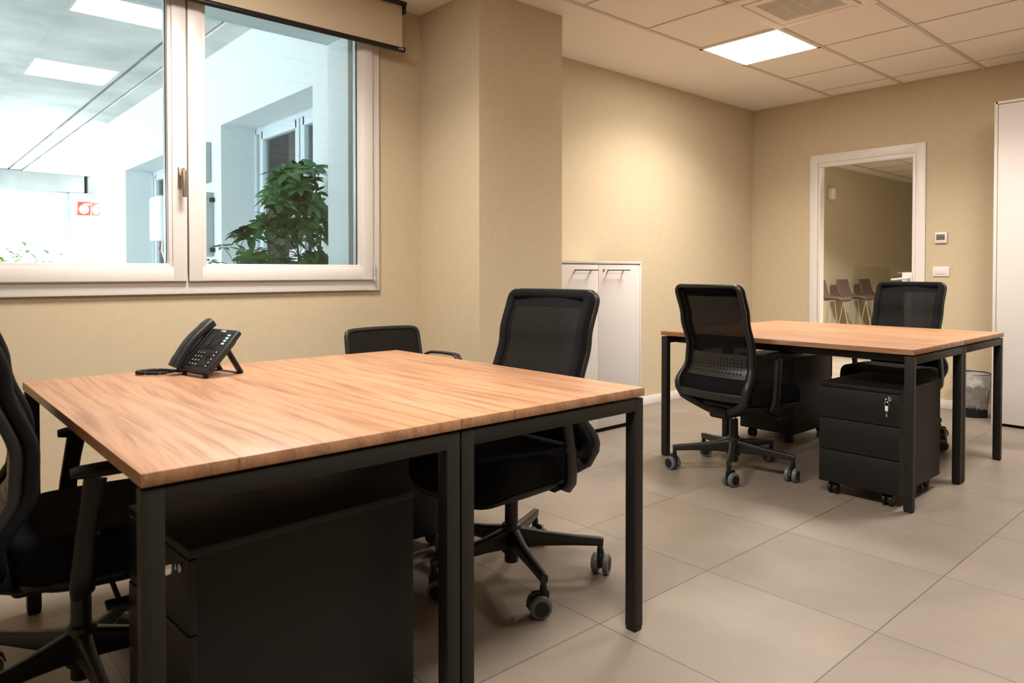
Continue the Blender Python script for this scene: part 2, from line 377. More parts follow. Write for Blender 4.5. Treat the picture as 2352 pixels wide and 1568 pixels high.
# ---------------------------------------------------------------- window_1
win = bpy.data.objects.new('window_1', None); COL.objects.link(win); win['kind'] = 'structure'
def rect_frame(b, x0, x1, z0, z1, w, y0, y1, bev=.003, wb=None, wt=None):
    wb = w if wb is None else wb; wt = w if wt is None else wt
    b.box((x0, y0, z0), (x0 + w, y1, z1), bev); b.box((x1 - w, y0, z0), (x1, y1, z1), bev)
    b.box((x0 + w * .5, y0 + .0004, z0 + .0004), (x1 - w * .5, y1 - .0004, z0 + wb), bev); b.box((x0 + w * .5, y0 + .0004, z1 - wt), (x1 - w * .5, y1 - .0004, z1 - .0004), bev)
b = MB(); rect_frame(b, .02, 2.183, .99, 2.63, .075, 3.628, 3.715, .004); b.box((1.085, 3.645, 1.03), (1.135, 3.71, 2.6), .003)
b.build('window_frame', M['pvc'], win)
def sash(x0, x1):
    s_ = MB(); z0, z1 = 1.052, 2.575
    rect_frame(s_, x0, x1, z0, z1, .068, 3.606, 3.672, .005)
    rect_frame(s_, x0 + .05, x1 - .05, z0 + .05, z1 - .05, .036, 3.613, 3.69, .006)
    so = s_.build('sash', M['pvc'], win)
    g = MB(); rect_frame(g, x0 + .082, x1 - .082, z0 + .081, z1 - .081, .004, 3.640, 3.652, .0)
    g.build('glass_gasket', M['dark'], so)
    p = MB(); p.box((x0 + .07, 3.652, z0 + .07), (x1 - .07, 3.656, z1 - .07)); p.build('pane', M['glass'], so, smooth=False)
    return so
sl = sash(.075, 1.106); sr = sash(1.112, 2.128)
# handle on the left sash meeting stile
b = MB(); b.box((1.062, 3.596, 1.50), (1.094, 3.607, 1.60), .015, seg=4); b.cyl((1.078, 3.60, 1.565), (1.078, 3.566, 1.565), .0135, .012, n=20, bev=.002)
b.tube([(1.078, 3.562, 1.578), (1.078, 3.558, 1.545), (1.078, 3.556, 1.50), (1.078, 3.557, 1.452)], [.012, .0115, .0105, .0095], [.0095, .0085, .0075, .007], n=16, power=.7, up=(0, 1, 0))
h = b.build('handle', M['steel'], sl); h['label'] = 'satin metal tilt handle'
b = MB(); b.box((2.130, 3.602, 1.062), (2.142, 3.618, 1.160), .003); b.cyl((2.136, 3.604, 1.045), (2.136, 3.604, 1.070), .008, n=16, bev=.002); b.build('hinge', M['grey'], sr)

# ---------------------------------------------------------------- door_1 (glazed)
door = bpy.data.objects.new('door_1', None); COL.objects.link(door); door['kind'] = 'structure'
b = MB(); x0, x1 = XW - .014, XW + .001
b.box((x0, 2.105, 0), (x1, 2.178, 2.158), .002); b.box((x0, 2.998, 0), (x1, 3.070, 2.158), .002); b.box((x0 + .0004, 2.15, 2.083), (x1 - .0004, 3.03, 2.1576), .002)
b.box((XW, DY0, 0), (XW + .12, DY0 + .012, DZ)); b.box((XW, DY1 - .012, 0), (XW + .12, DY1, DZ)); b.box((XW, DY0, DZ - .012), (XW + .12, DY1, DZ))
b.build('door_casing', M['white'], door)
b = MB(); xa, xb = XW - .006, XW + .03
b.box((xa, 2.181, .008), (xb, 2.205, 2.082), .002); b.box((xa, 2.980, .008), (xb, 2.996, 2.082), .002); b.box((xa + .0004, 2.2, 2.045), (xb - .0004, 2.985, 2.0816), .002); b.box((xa + .0004, 2.2, .0084), (xb - .0004, 2.985, .05), .002)
lf = b.build('door_leaf', M['white'], door)
b = MB(); b.box((XW + .010, 2.2, .04), (XW + .016, 2.985, 2.05)); b.build('door_glass', M['doorglass'], lf, smooth=False)
b = MB(); b.box((XW - .018, 2.198, .97), (XW - .002, 2.275, 1.092), .003); b.cyl((XW - .015, 2.222, 1.045), (XW - .055, 2.222, 1.045), .012, n=18, bev=.002)
b.tube([(XW - .055, 2.216, 1.047), (XW - .06, 2.25, 1.044), (XW - .058, 2.30, 1.036), (XW - .056, 2.345, 1.033)], [.010, .010, .009, .008], [.012, .011, .009, .008], n=14)
b.build('door_handle', M['white'], lf)

# ---------------------------------------------------------------- wall devices
t = thing('thermostat', 'small square white thermostat with grey display, on the wall right of the glazed door', 'thermostat', (XW, 1.988, 1.372))
b = MB(); b.box((-.018, -.043, -.043), (0, .043, .043), .003); b.build('housing', M['white'], t)
b = MB(); b.box((-.0195, -.029, -.018), (-.0178, .033, .028), .001); b.build('display', M['lcd'], t)
b = MB()
for k in range(5): b.box((-.0188, -.034 + k * .0155, -.034), (-.0178, -.026 + k * .0155, -.031))
b.build('buttons', M['grey'], t)
t = thing('light_switch', 'white three-rocker light switch plate on the wall below the thermostat', 'light switch', (XW, 1.988, 1.10))
b = MB(); b.box((-.010, -.061, -.040), (0, .061, .040), .005, seg=3); b.build('switch_plate', M['white'], t)
for k in range(3):
    b = MB(); b.box((-.0135, -.036 + k * .0245, -.0215), (-.008, -.0125 + k * .0245, .0215), .0015); b.build('rocker', M['white'], t)

# ---------------------------------------------------------------- roller blind
t = thing('roller_blind', 'beige roller blind with black bottom bar, pulled partly down over the window', 'blind', (0, 3.55, 0))
b = MB(); b.box((-.02, -.001, 2.405), (2.290, .001, 2.66)); f_ = b.build('fabric', M['blind'], t, smooth=False)
b = MB(); b.tube([(-.03, 0, 2.394), (2.302, 0, 2.394)], .011, .0150, n=16); b.cyl((2.296, 0, 2.396), (2.305, 0, 2.396),   .0165, n=20, bev=.002)
bar = b.build('bottom_bar', M['black'], t)
text_mesh('medit', .016, M['print'], bar, Matrix.Translation((2.277, -.0118, 2.396)) @ Matrix.Rotation(radians(90), 4, 'X'), 'lettering')
b = MB(); b.box((-.04, -.03, 2.648), (2.305, .05, 2.668), .004); b.box((2.291, -.026, 2.60), (2.305, .05, 2.668), .012, seg=3); b.box((-.05, -.026, 2.60), (-.036, .05, 2.668), .012, seg=3)
b.build('cassette', M['black'], t)
b = MB(); b.cyl((-.03, .022, 2.635), (2.29, .022, 2.635), .018, n=20); b.build('roller', M['blind'], t)

# ---------------------------------------------------------------- ceiling LED panels
plabs = ['square LED ceiling panel shining above the far desk pair, beside the air-conditioning grille',
         'square LED ceiling panel above the near desks, mirrored near the left window pane top',
         'square LED ceiling panel mirrored lower down in the left window pane',
         'square LED ceiling panel over the aisle in front of the tall white cabinet']
def beam(name, parent, loc, watts, spread=BEAM_SPREAD):
    la = bpy.data.lights.new(name, 'AREA'); la.shape = 'SQUARE'; la.size = .545; la.energy = watts; la.color = PANEL_COL[:3]; la.spread = radians(spread)
    o = bpy.data.objects.new(name, la); COL.objects.link(o); o.parent = parent; o.location = (0, 0, -.006); return o
for (px, py), lb in zip(PANELS, plabs):
    t = thing('ceiling_light', lb, 'ceiling light', (px, py, ZC), 0, 'ceiling lights')
    b = MB(); s_ = .298
    for sx in (-1, 1):
        b.box((sx * s_ - .0, -s_, -.003), (sx * (s_ - .022), s_, .02)); b.box((-s_, sx * s_, -.003), (s_, sx * (s_ - .022), .02))
    b.build('frame', M['ceil'], t, smooth=False)
    b = MB(); b.box((-.276, -.276, -.001), (.276, .276, .012)); b.build('diffuser', M['panel'], t, smooth=False)
    beam('light_beam', t, (px, py, ZC), BEAM_W)

# ---------------------------------------------------------------- AC cassette
t = thing('air_conditioner', 'white square cassette air-conditioner with slatted centre grille, set in the ceiling', 'air conditioner', ((AC[0] + AC[2]) / 2, (AC[1] + AC[3]) / 2 - .0, ZC))
b = MB()
R_ = .315
b.box((-R_, -R_, -.012), (R_, -.245, .02), .006); b.box((-R_, .245, -.012), (R_, R_, .02), .006); b.box((-R_, -.25, -.012), (-.245, .25, .02), .006); b.box((.245, -.25, -.012), (R_, .25, .02), .006)
b.build('surround', M['tile'], t)
b = MB(); g = .185
b.box((-.235, -.235, -.016), (.235, -g, .02), .003); b.box((-.235, g, -.016), (.235, .235, .02), .003); b.box((-.235, -g, -.016), (-g, g, .02), .003); b.box((g, -g, -.016), (.235, g, .02), .003)
gp = b.build('grille_panel', M['tile'], t)
b = MB()
for k in range(24):
    x = -g + (k + .5) * 2 * g / 24; b.box((x - .0036, -g, -.014), (x + .0036, g, -.011))
for yy in (-.09, 0, .09): b.box((-g, yy - .002, -.0142), (g, yy + .002, -.0105))
b.build('slats', M['tile'], gp, smooth=False)
b = MB(); b.box((-.30, -.30, .004), (.30, .30, .055)); b.build('duct', M['dark'], t, smooth=False)
for k in range(4):
    b = MB(); b.box((-.20, .246, -.010), (.20, .300, -.0135), .002, mx=Matrix.Rotation(k * pi / 2, 4, 'Z') ); b.build('louvre', M['ceil'], t)

# ================================================================ DESKS
DW, DD, DH = .7037, 1.392, .745
def make_desk():
    t = bpy.data.objects.new('desk', None); COL.objects.link(t)
    b = MB(); b.box((.0008, 0, DH - .025), (DW - .0008, DD, DH), .0012); b.build('desktop', M['wood'], t)
    zt = DH - .0315; lw = .038; i = .003
    for x in (i, DW - i - lw):
        for y in (i, DD - i - lw):
            b = MB(); b.box((x, y, .012), (x + lw, y + lw, zt), .0018)
            lg = b.build('leg', M['metal'], t)
            b = MB(); b.box((x + .001, y + .001, 0), (x + lw - .001, y + lw - .001, .022), .004); b.box((x + .008, y - .0008, .008), (x + lw - .008, y + lw + .0008, .016)); b.build('foot', M['plastic2'], lg)
    for y in (i, DD - i - lw):
        b = MB(); b.box((i + lw - .002, y, zt - .038), (DW - i - lw + .002, y + lw, zt), .0018); b.build('end_beam', M['metal'], t)
    for x in (.10, DW - .13):
        b = MB(); b.box((x, i + lw, zt - .040), (x + .03, DD - i - lw, zt), .0018); b.build('side_rail', M['metal'], t)
    for x in (.13, DW - .13):
        for y in (.02, DD - .02): b = MB(); b.cyl((x, y, zt - .001), (x, y, DH - .0245), .009, n=12); b.build('spacer', M['plastic2'], t)
    return t
D1 = (.3323, 1.350); D2 = (3.479, 1.190)
desk = make_desk(); places = [
 (D1[0], D1[1], 'wooden-topped desk with black frame carrying the telephone, left half of the nearer pair'),
 (D1[0] + DW, D1[1], 'wooden-topped desk with black frame, right half of the nearer pair, in front of the column'),
 (D2[0], D2[1], 'wooden-topped desk, left half of the farther pair, over the pedestal with hanging keys'),
 (D2[0] + DW, D2[1], 'wooden-topped desk with black frame, right half of the farther pair, nearest the glazed door')]
for k, (x, y, lb) in enumerate(places):
    o = desk if k == 0 else dup(desk)
    o.location = (x, y, 0); o['label'] = lb; o['category'] = 'desk'; o['group'] = 'desks with walnut tops'

# ================================================================ TASK CHAIR
def interp(tab, z):
    if z <= tab[0][0]: return tab[0][1]
    for (a, va), (c, vc) in zip(tab, tab[1:]):
        if z <= c:
            k = (z - a) / (c - a); k = k * k * (3 - 2 * k); return va + (vc - va) * k
    return tab[-1][1]
PX = [(.42, -.180), (.475, -.184), (.60, -.122), (.68, -.118), (.85, -.168), (1.025, -.218)]
HW = [(.42, .215), (.50, .226), (.62, .208), (.72, .204), (1.03, .206)]
ZB, ZT, CR = .425, 1.022, .035
def halfw(z):
    w = interp(HW, z)
    if z > ZT - CR: d = z - (ZT - CR); w = w - CR + sqrt(max(CR * CR - d * d, 0))
    return w
def back_pt(u, z, off=0):          # u -1..1
    return Vector((interp(PX, z) - .030 * (1 - u * u) + off, u * halfw(z), z))
def make_chair():
    t = bpy.data.objects.new('office_chair', None); COL.objects.link(t)
    # --- five-star base, local part (origin at post) with casters as sub-parts
    b = MB(); b.lathe([(.030, .085), (.036, .09), (.040, .11), (.040, .165), (.034, .188), (.028, .192), (.0, .192)], n=28)
    for k in range(5):
        a = 2 * pi * k / 5; c, s_ = cos(a), sin(a); P = lambda r, z: (r * c, r * s_, z)
        b.tube([P(.02, .140), P(.06, .138), (.12 * c, .12 * s_, .134), P(.22, .128), P(.31, .123), P(.332, .121)],
               [.026, .021, .0165, .014, .0125, .0115], [.040, .034, .026, .019, .0165, .015], n=16, power=.55)
        b.cyl(P(.322, .088), P(.322, .118), .0095, .011, n=14)
    base = b.build('star_base', M['plastic'], t)
    for k in range(5):
        a = 2 * pi * k / 5; ca = a + [.9, 2.2, -.7, 1.5, -1.9][k]
        O = Matrix.Translation((.322 * cos(a),   .322 * sin(a), 0)) @ Matrix.Rotation(ca, 4, 'Z')
        q = MB()
        for sg in (-1, 1):
            tmp = [(.0, -.0095), (.019, -.0095), (.0215, -.006), (.0215, .004), (.0, .004)]
            rot = Matrix.Rotation(radians(90), 4, 'X')
            q.lathe([(0, -.010), (.024, -.010), (.0295, -.0065), (.0305, 0), (.0295, .0065), (.024, .010), (0, .010)], (-.012, sg * .0165, .0305), 28, 0, rot)
            q.lathe([(0, 0), (.0195, 0), (.0205, .0015), (.0, .0025)], (-.012, sg * .0265, .0305), 24, 1, Matrix.Rotation(radians(-90 * sg), 4, 'X'))
        q.box((-.034, -.006, .022), (.016, .006, .070), .006, mi=1); q.cyl((0, 0, .060), (0, 0, .080), .010, n=14, mi=1)
        q.tube([(-.046, 0, .030), (-.040, 0, .050), (-.022, 0, .064), (0, 0, .070)], [.0055] * 4, [.002] * 4, n=8, mi=1)
        bmesh.ops.transform(q.bm, matrix=O @ Matrix.Scale(1.2, 4), verts=q.bm.verts)
        q.build('caster', [M['tyre'], M['plastic2']], base)
    b = MB(); b.cyl((0, 0, .052), (0, 0, .288), .0255, .0235, n=28, bev=.002, mi=0); b.cyl((0, 0, .286), (0, 0, .34), .014, n=20, mi=1)
    b.build('gas_lift', [M['plastic'], M['chrome']], t)
    # --- mechanism
    b = MB(); b.box((-.15, -.055, .305), (.13, .055, .375), .018, seg=3); b.box((-.06, -.17, .345), (.10, .17, .378), .010); b.box((-.14, -.035, .315), (-.10, .035, .36), .012)
    mech = b.build('tilt_mechanism', M['plastic2'], t)
    b = MB(); b.tube([(.05, -.10, .345), (.055, -.17, .338), (.06, -.235, .325)], .006, n=10); b.box((.03, -.275, .318), (.09, -.225, .328), .004)
    b.build('lever', M['plastic2'], mech)
    # --- seat shell + cushion
    def seat_rings(z0, z1, inset, bulge):
        rg = []; n = 40
        def outline(sc, z, dz=0):
            r = []
            for j in range(n):
                th = 2 * pi * j / n; c, s_ = cos(th), sin(th); p = .42
                x = math.copysign(abs(c) ** p, c) * .245 * sc; y = math.copysign(abs(s_) ** p, s_) * (.242 + .006 * c) * sc
                xx = x + .087
                zz = z + dz * 0
                front = max(0, (xx - .21) / .12); zz -= .035 * front * front
                zz += .010 * max(0, abs(y) - .14) / .1 * (1 if dz else 0)
                r.append(Vector((xx, y, zz)))
            return r
        return outline
    ol = seat_rings(0, 0, 0, 0)
    b = MB(); prof = [(.30, .480, 1), (.70, .483, 1), (.88, .485, 1), (.955, .478, 1), (.99, .462, 1), (1.0, .440, 1), (.995, .410, 0), (.97, .396, 0), (.90, .388, 0), (.4, .386, 0)]
    b.rings([ol(s_, z, d) for s_, z, d in prof]); b.build('seat', M['fabric'], t, ang=60)
    b = MB(); prof = [(.4, .392, 0), (.93, .392, 0), (.955, .385, 0), (.94, .372, 0), (.80, .352, 0), (.45, .340, 0), (.2, .338, 0)]
    b.rings([ol(s_, z, d) for s_, z, d in prof]); b.build('seat_shell', M['plastic2'], t, ang=60)
    # --- backrest
    zs = [ZB + (ZT - CR - ZB) * i / 26 for i in range(27)]
    # outer plastic back frame: U at the bottom joining both uprights and the top
    path = []
    path += [Vector((-.198 + .085 * (1 - (y / .21) ** 2), y * 1.06, .43 - .095 * (1 - (abs(y) / .21) ** 1.6))) for y in (-.0, -.04, -.08, -.12, -.16, -.19)]
    for z in [.46 + (ZT - CR - .46) * i / 22 for i in range(23)]: path.append(back_pt(-1, z, -.018))
    for k in range(1, 6):
        a = (pi / 2) * k / 6; path.append(back_pt(-1, ZT - CR + CR * sin(a) * .999, -.018))
    top = [back_pt(-(1 - 2 * k / 16), ZT, -.018) for k in range(0, 17)]
    hw = halfw(ZT); 
    half = path[:]
    full = half + top + [Vector((p.x, -p.y, p.z)) for p in reversed(half[1:])]
    A = []; B = []
    for p in full:
        k = max(0, min(1, (.56 - p.z) / .16)); A.append(.0125 + .006 * k); B.append(.0105 + .013 * k)
    b = MB(); b.tube(full, B, A, n=14, closed=True, up=(1, 0, 0), power=.7)
    b.box((-.15, -.05, .318), (-.06, .05, .352), .012, seg=3)
    bf = b.build('back_frame', M['plastic'], t, ang=60)
    # inner padded rim carrying the mesh
    rim = []
    for z in [ZB + .01 + (ZT - CR - ZB - .01) * i / 24 for i in range(25)]: rim.append(back_pt(-1, z, .012) + Vector((0, .012, 0)))
    for k in range(1, 6):
        a = (pi / 2) * k / 6; p = back_pt(-1, ZT - CR + CR * sin(a), .012); rim.append(p + Vector((0, .012 * cos(a), -.010 * sin(a))))
    topr = [back_pt(-(1 - 2 * k / 16), ZT, .012) + Vector((0, 0, -.010)) for k in range(17)]
    bot = [back_pt((1 - 2 * k / 16), ZB + .005, .012) * 1.0 for k in range(1, 16)]
    full2 = rim + topr + [Vector((p.x, -p.y, p.z)) for p in reversed(rim)] + bot
    AA = []; BB = []
    for p in full2: AA.append(.019); BB.append(.0165)
    b = MB(); b.tube(full2, AA, BB, n=14, closed=True, up=(1, 0, 0), power=.75); b.build('mesh_rim', M['fabric'], t, ang=60)
    # mesh panel (front face), border band denser
    b = MB(); NU = 20; zz = [ZB + .01 + (ZT - .012 - ZB - .01) * i / 30 for i in range(31)]
    b.sheet([[back_pt(-1 + 2 * j / NU, z, .022) for j in range(NU + 1)] for z in zz]); b.build('mesh_panel', M['mesh'], t, ang=80)
    b = MB()
    for sg in (-1, 1):
        b.sheet([[back_pt(sg * (1 - .19 * j / 4), z, .0235) for j in range(5)] for z in zz])
    b.sheet([[back_pt(-.98 + 1.96 * j / NU, z, .0235) for j in range(NU + 1)] for z in (ZT - .055, ZT - .035, ZT - .015, ZT - .006)])
    b.build('mesh_border', M['fabric'], t, ang=80)
    # lower rail behind mesh, fabric band and perforated lumbar pad
    b = MB(); b.sheet([[back_pt(-.95 + 1.9 * j / NU, z, .006) for j in range(NU + 1)] for z in (.43, .47, .51, .545)]); b.build('lower_band', M['fabric'], t, ang=80)
    b = MB(); b.tube([back_pt(-.93 + 1.86 * j / 16, .440, -.014) for j in range(17)], .006, .021, n=12, power=.6); b.build('lower_rail', M['plastic'], t, ang=60)
    # lumbar pad with rows of holes
    tb = bmesh.new(); nx, nz = 54, 21; z0, z1 = .535, .660; V = {}
    def lp(i, j, th): 
        u = -.86 + 1.72 * i / nx; p = back_pt(u, z0 + (z1 - z0) * j / nz - .010 * u * 0, .004 - th); return p
    for th in (0, 1):
        for i in range(nx + 1):
            for j in range(nz + 1): V[i, j, th] = tb.verts.new(lp(i, j, th * .005))
    hole = lambda i, j: (i % 3 == 1) and (j % 3 == 1) and 2 < i < nx - 3 and 1 < j < nz - 2
    for i in range(nx):
        for j in range(nz):
            if hole(i, j):
                for (a, c) in (((i, j), (i + 1, j)), ((i + 1, j), (i + 1, j + 1)), ((i + 1, j + 1), (i, j + 1)), ((i, j + 1), (i, j))):
                    tb.faces.new((V[(*a, 0)], V[(*c, 0)], V[(*c, 1)], V[(*a, 1)]))
            else:
                tb.faces.new((V[i, j, 0], V[i + 1, j, 0], V[i + 1, j + 1, 0], V[i, j + 1, 0])); tb.faces.new((V[i, j, 1], V[i, j + 1, 1], V[i + 1, j + 1, 1], V[i + 1, j, 1]))
    bmesh.ops.recalc_face_normals(tb, faces=tb.faces)
    b = MB(); b.add(tb); b.build('lumbar_support', M['plastic'], t, ang=60)
    # --- arms
    for sg in (-1, 1):
        b = MB()
        b.tube([(-.01, sg * .15, .362), (-.012, sg * .21, .360), (-.014, sg * .245, .366), (-.016, sg * .262, .385), (-.015, sg * .268, .42), (-.008, sg * .268, .50), (.002, sg * .266, .57), (.012, sg * .262, .628)],
               [.024, .025, .026, .026, .024, .022, .022, .024], [.011, .012, .014, .014, .012, .011, .011, .011], n=16, power=.6, up=(0, sg, .3))
        b.cyl((.010, sg * .268, .505), (.020, sg * .268, .505), .009, n=14, bev=.001)
        arm = b.build('armrest', M['plastic'], t, ang=60)
        b = MB(); b.tube([(-.035, sg * .248, .640), (-.015, sg * .247, .641), (.03, sg * .246, .642), (.08, sg * .245, .643), (.15, sg * .243, .643), (.205, sg * .241, .641), (.225, sg * .240, .638)],
                         [.028, .038, .041, .041, .040, .036, .026], [.008, .0115, .0125, .0125, .012, .011, .008], n=18, power=.7)
        b.build('arm_pad', M['plastic2'], arm, ang=60)
    return t
chair = make_chair()
CH = [
 (.375, 2.10, -6, 126, 'black mesh office chair cut off by the left edge, tucked under the phone desk'),
 (1.694, 1.913, 184, 31, 'black mesh office chair facing the phone desk from its far side, before the column'),
 (3.515, 2.115, -6, 63, 'black mesh office chair seen from behind, perforated lumbar band showing, at the farther desks'),
 (4.94, 1.80, 177, 255, 'black mesh office chair behind the farther desk pair, its back before the glazed door')]
for k, (x, y, th, ba, lb) in enumerate(CH):
    o = chair if k == 0 else dup(chair)
    o.location = (x, y, 0); o.rotation_euler = (0, 0, radians(th)); o['label'] = lb; o['category'] = 'chair'; o['group'] = 'black mesh office chairs'
    for ch in o.children:
        if ch.name.startswith('star_base'): ch.rotation_euler = (0, 0, radians(ba - th))
        if ch.name.startswith('armrest') and k == 2: ch.location = (.012, 0, .018)

# ================================================================ VISITOR CHAIR
t = thing('visitor_chair', 'low black visitor chair with slim looped arms, backed to the wall under the window', 'chair', (2.03, 3.05, -.0), radians(-90)); t.scale = (1, .97, .978)
def vb(u, z, o=0): return Vector((-.225 - (z - .45) * .20 - .022 * (1 - u * u) + o, u * (.232 - .05 * max(0, z - .62) / .19 * 0 - .02 * abs(z - .62)), z))
r_ = []
for z in (.50, .56, .62, .68, .74, .775): r_.append(vb(-1, z))
r_ += [vb(-.97, .793), vb(-.90, .801)] + [vb(-.8 + .1 * k, .803 + .004 * (1 - (-.8 + .1 * k) ** 2)) for k in range(17)] + [vb(.90, .801), vb(.97, .793)]
for z in (.775, .74, .68, .62, .56, .50): r_.append(vb(1, z))
r_ += [vb(1 - .2 * k, .49) for k in range(1, 10)]
b = MB(); b.tube(r_, .013, .011, n=12, closed=True, up=(1, 0, 0)); b.build('back_frame', M['plastic'], t, ang=60)
b = MB(); b.sheet([[vb(-.97 + 1.94 * j / 14, z, .006) for j in range(15)] for z in (.50, .56, .62, .68, .74, .78, .80)]); b.build('mesh_panel', M['mesh'], t, ang=80)
b = MB(); b.box((-.21, -.225, .425), (.24, .225, .475), .022, seg=3); b.build('seat', M['fabric'], t)
for sg in (-1, 1):
    b = MB(); b.tube([(-.26, sg * .235, .62), (-.24, sg * .255, .655), (-.20, sg * .262, .668), (-.10, sg * .265, .672), (.0, sg * .265, .672), (.030, sg * .265, .667), (.047, sg * .265, .648), (.050, sg * .265, .60), (.050, sg * .255, .45)], .022, .0075, n=12, power=.7)
    b.build('armrest', M['plastic'], t, ang=60)
    for x in (-.24, .20):
        b = MB(); b.tube([(x * .8, sg * .21, .43), (x * 1.05, sg * .235, .0)], .012, n=12); b.build('leg', M['plastic'], t)
b = MB(); b.box((-.20, -.20, .40), (.20, .20, .43), .006); b.build('seat_frame', M['plastic'], t)

# ================================================================ DRAWER PEDESTALS
def make_pedestal():
    t = bpy.data.objects.new('drawer_pedestal', None); COL.objects.link(t)
    w, d, z0, z1 = .375, .545, .065, .553
    b = MB(); b.box((.016, .002, z0), (d - .002, w - .002, z1 - .018), .0015); b.build('carcass', M['ped'], t)
    b = MB(); b.box((0, 0, z1 - .018), (d, w, z1), .0015); b.build('top_panel', M['ped'], t)
    hs = [(z0 - .002, .2215), (.2255, .3785), (.3825, z1 - .022)]
    for i, (a, c) in enumerate(hs):
        b = MB(); b.box((0, .0015, a), (.0165, w - .0015, c), .0018); dr = b.build('drawer', M['ped'], t)
        if i == 2:
            b = MB(); b.cyl((-.0005, .045, .508), (-.004, .045, .508), .011, n=20, bev=.001); b.build('lock', M['chrome'], dr)
    for x in (.05, d - .05):
        for y in (.06, w - .06):
            b = MB()
            for sg in (-1, 1): b.lathe([(0, -.009), (.022, -.009), (.0275, -.006), (.029, 0), (.0275, .006), (.022, .009), (0, .009)], (x - .010, y + sg * .0145, .029), 20, 0, Matrix.Rotation(radians(90), 4, 'X'))
            b.box((x - .028, y - .005, .018), (x + .012, y + .005, .055), .004); b.cyl((x, y, .045), (x, y, .066), .009, n=12); b.box((x - .02, y - .02, .060), (x + .02, y + .02, .066))
            b.build('caster', M['plastic2'], t)
    return t
ped = make_pedestal()
PD = [
 (3.487, 1.250, 0, 'black three-drawer pedestal on casters with keys hanging from its lock, under the farther desk pair'),
 (.442, 1.450, 3.0, 'black drawer pedestal nearest the camera, under the phone desk beside the left chair'),
 (4.838, 2.538, 180, 'black drawer pedestal showing its plain back, beyond the chair seen from behind'),
 (1.695, 2.66, 180, 'black drawer pedestal in shadow under the nearer pair, left of the chair before the column')]
for k, (x, y, th, lb) in enumerate(PD):
    o = ped if k == 0 else dup(ped)
    o.location = (x, y, 0); o.rotation_euler = (0, 0, radians(th)); o['label'] = lb; o['category'] = 'pedestal'; o['group'] = 'black drawer pedestals'
def keys(x, y, z, lb, cat='keys', s_=1):
    t = thing('key_set', lb, cat, (x, y, z), 0, 'drawer keys')
    b = MB(); b.box((-.030, -.0015, -.010), (-.002, .0015, .010), .001); b.cyl((-.03, -.002, 0), (-.03, .002, 0), .011, n=18); b.build('key', M['chrome'], t)
    ring = [(-.028 + 0 * k, .010 * cos(2 * pi * k / 18), -.020 + .011 * sin(2 * pi * k / 18)) for k in range(18)]
    b = MB(); b.tube(ring, .0011, n=6, closed=True, up=(1, 0, 0)); b.build('ring', M['chrome'], t)
    b = MB(); b.box((-.031, -.007, -.052), (-.024, .007, -.028), .003); b.build('key_head', M['signwhite'], t)
    b = MB(); b.box((-.0285, -.003, -.078), (-.0265, .003, -.050), .0006); b.build('key_blade', M['chrome'], t)
    return t
keys(3.487 - .004, 1.295, .508, 'small bunch of keys hanging from the pedestal lock under the farther desk pair')
keys(.438 - .004, 1.497, .508, 'small bunch of keys in the lock of the pedestal under the phone desk')

# ================================================================ LOW CABINET
t = thing('storage_cabinet', 'low white two-door cabinet with black bar handles, against the alcove wall behind the column', 'cabinet', (0, 0, 0))
ya, yb = 3.215, 3.64; xa, xm, xb = 3.155, 3.635, 4.10; zt = 1.172
b = MB(); b.box((xa, ya + .02, .05), (xb, yb, zt - .016), .001); b.box((xb - .016, ya, .03), (xb, yb, zt), .001); b.box((xa, ya, .03), (xa + .016, yb, zt), .001); b.build('body', M['whitecab'], t)
b = MB(); b.box((xa, ya - .001, zt - .018), (xb + .001, yb, zt), .001); b.build('top_panel', M['whitecab'], t)
b = MB(); b.box((xa + .02, ya + .03, 0), (xb - .02, yb, .05)); b.build('plinth', M['dark'], t, smooth=False)
for (p, q, hx0, hx1) in ((xa + .018, xm - .0015, 3.395, 3.600), (xm + .0015, xb - .018, 3.722, 3.935)):
    b = MB(); b.box((p, ya - .0, .030), (q, ya + .018, zt - .026), .0012); dr = b.build('door', M['whitecab'], t)
    b = MB(); b.box((hx0, ya - .036, 1.106), (hx1, ya - .030, 1.113), .001)
    for hx in (hx0 + .005, hx1 - .045): b.box((hx, ya - .034, 1.106), (hx + .012, ya, 1.113), .001)
    b.build('handle', M['black'], dr)
    if p > 3.6:
        b = MB(); b.cyl((3.690, ya + .001, 1.110), (3.690, ya - .004, 1.110), .010, n=20, bev=.001); b.build('lock', M['brass'], dr)
# ================================================================ TALL CABINET
t = thing('tall_cabinet', 'tall white cupboard with a plain door at the right edge, against the far wall', 'cabinet', (0, 0, 0))
xf = 5.94
b = MB(); b.box((xf + .02, .50, .05), (XW - .005, 1.50, 2.29), .001); b.box((xf, 1.498, .0), (XW - .005, 1.518, 2.306), .001); b.box((xf, .48, .0), (XW - .005, .50, 2.306), .001); b.build('body', M['whitecab'], t)
b = MB(); b.box((xf, .49, 2.288), (XW - .005, 1.51, 2.306), .001); b.build('top_panel', M['whitecab'], t)
b = MB(); b.box((xf + .03, .50, .0), (XW - .02, 1.498, .05)); b.build('plinth', M['dark'], t, smooth=False)
for (p, q) in ((1.003, 1.494), (.506, 1.000)):
    b = MB(); b.box((xf, p, .022), (xf + .018, q, 2.283), .0012); dr = b.build('door', M['whitecab'], t)
    hy = p + .03 if p > .9 else q - .03
    b = MB(); b.box((xf - .036, hy - .003, 1.0), (xf - .030, hy + .004, 1.2), .001); b.box((xf - .034, hy - .003, 1.01), (xf, hy + .004, 1.02)); b.box((xf - .034, hy - .003, 1.18), (xf, hy + .004, 1.19)); b.build('handle', M['black'], dr)

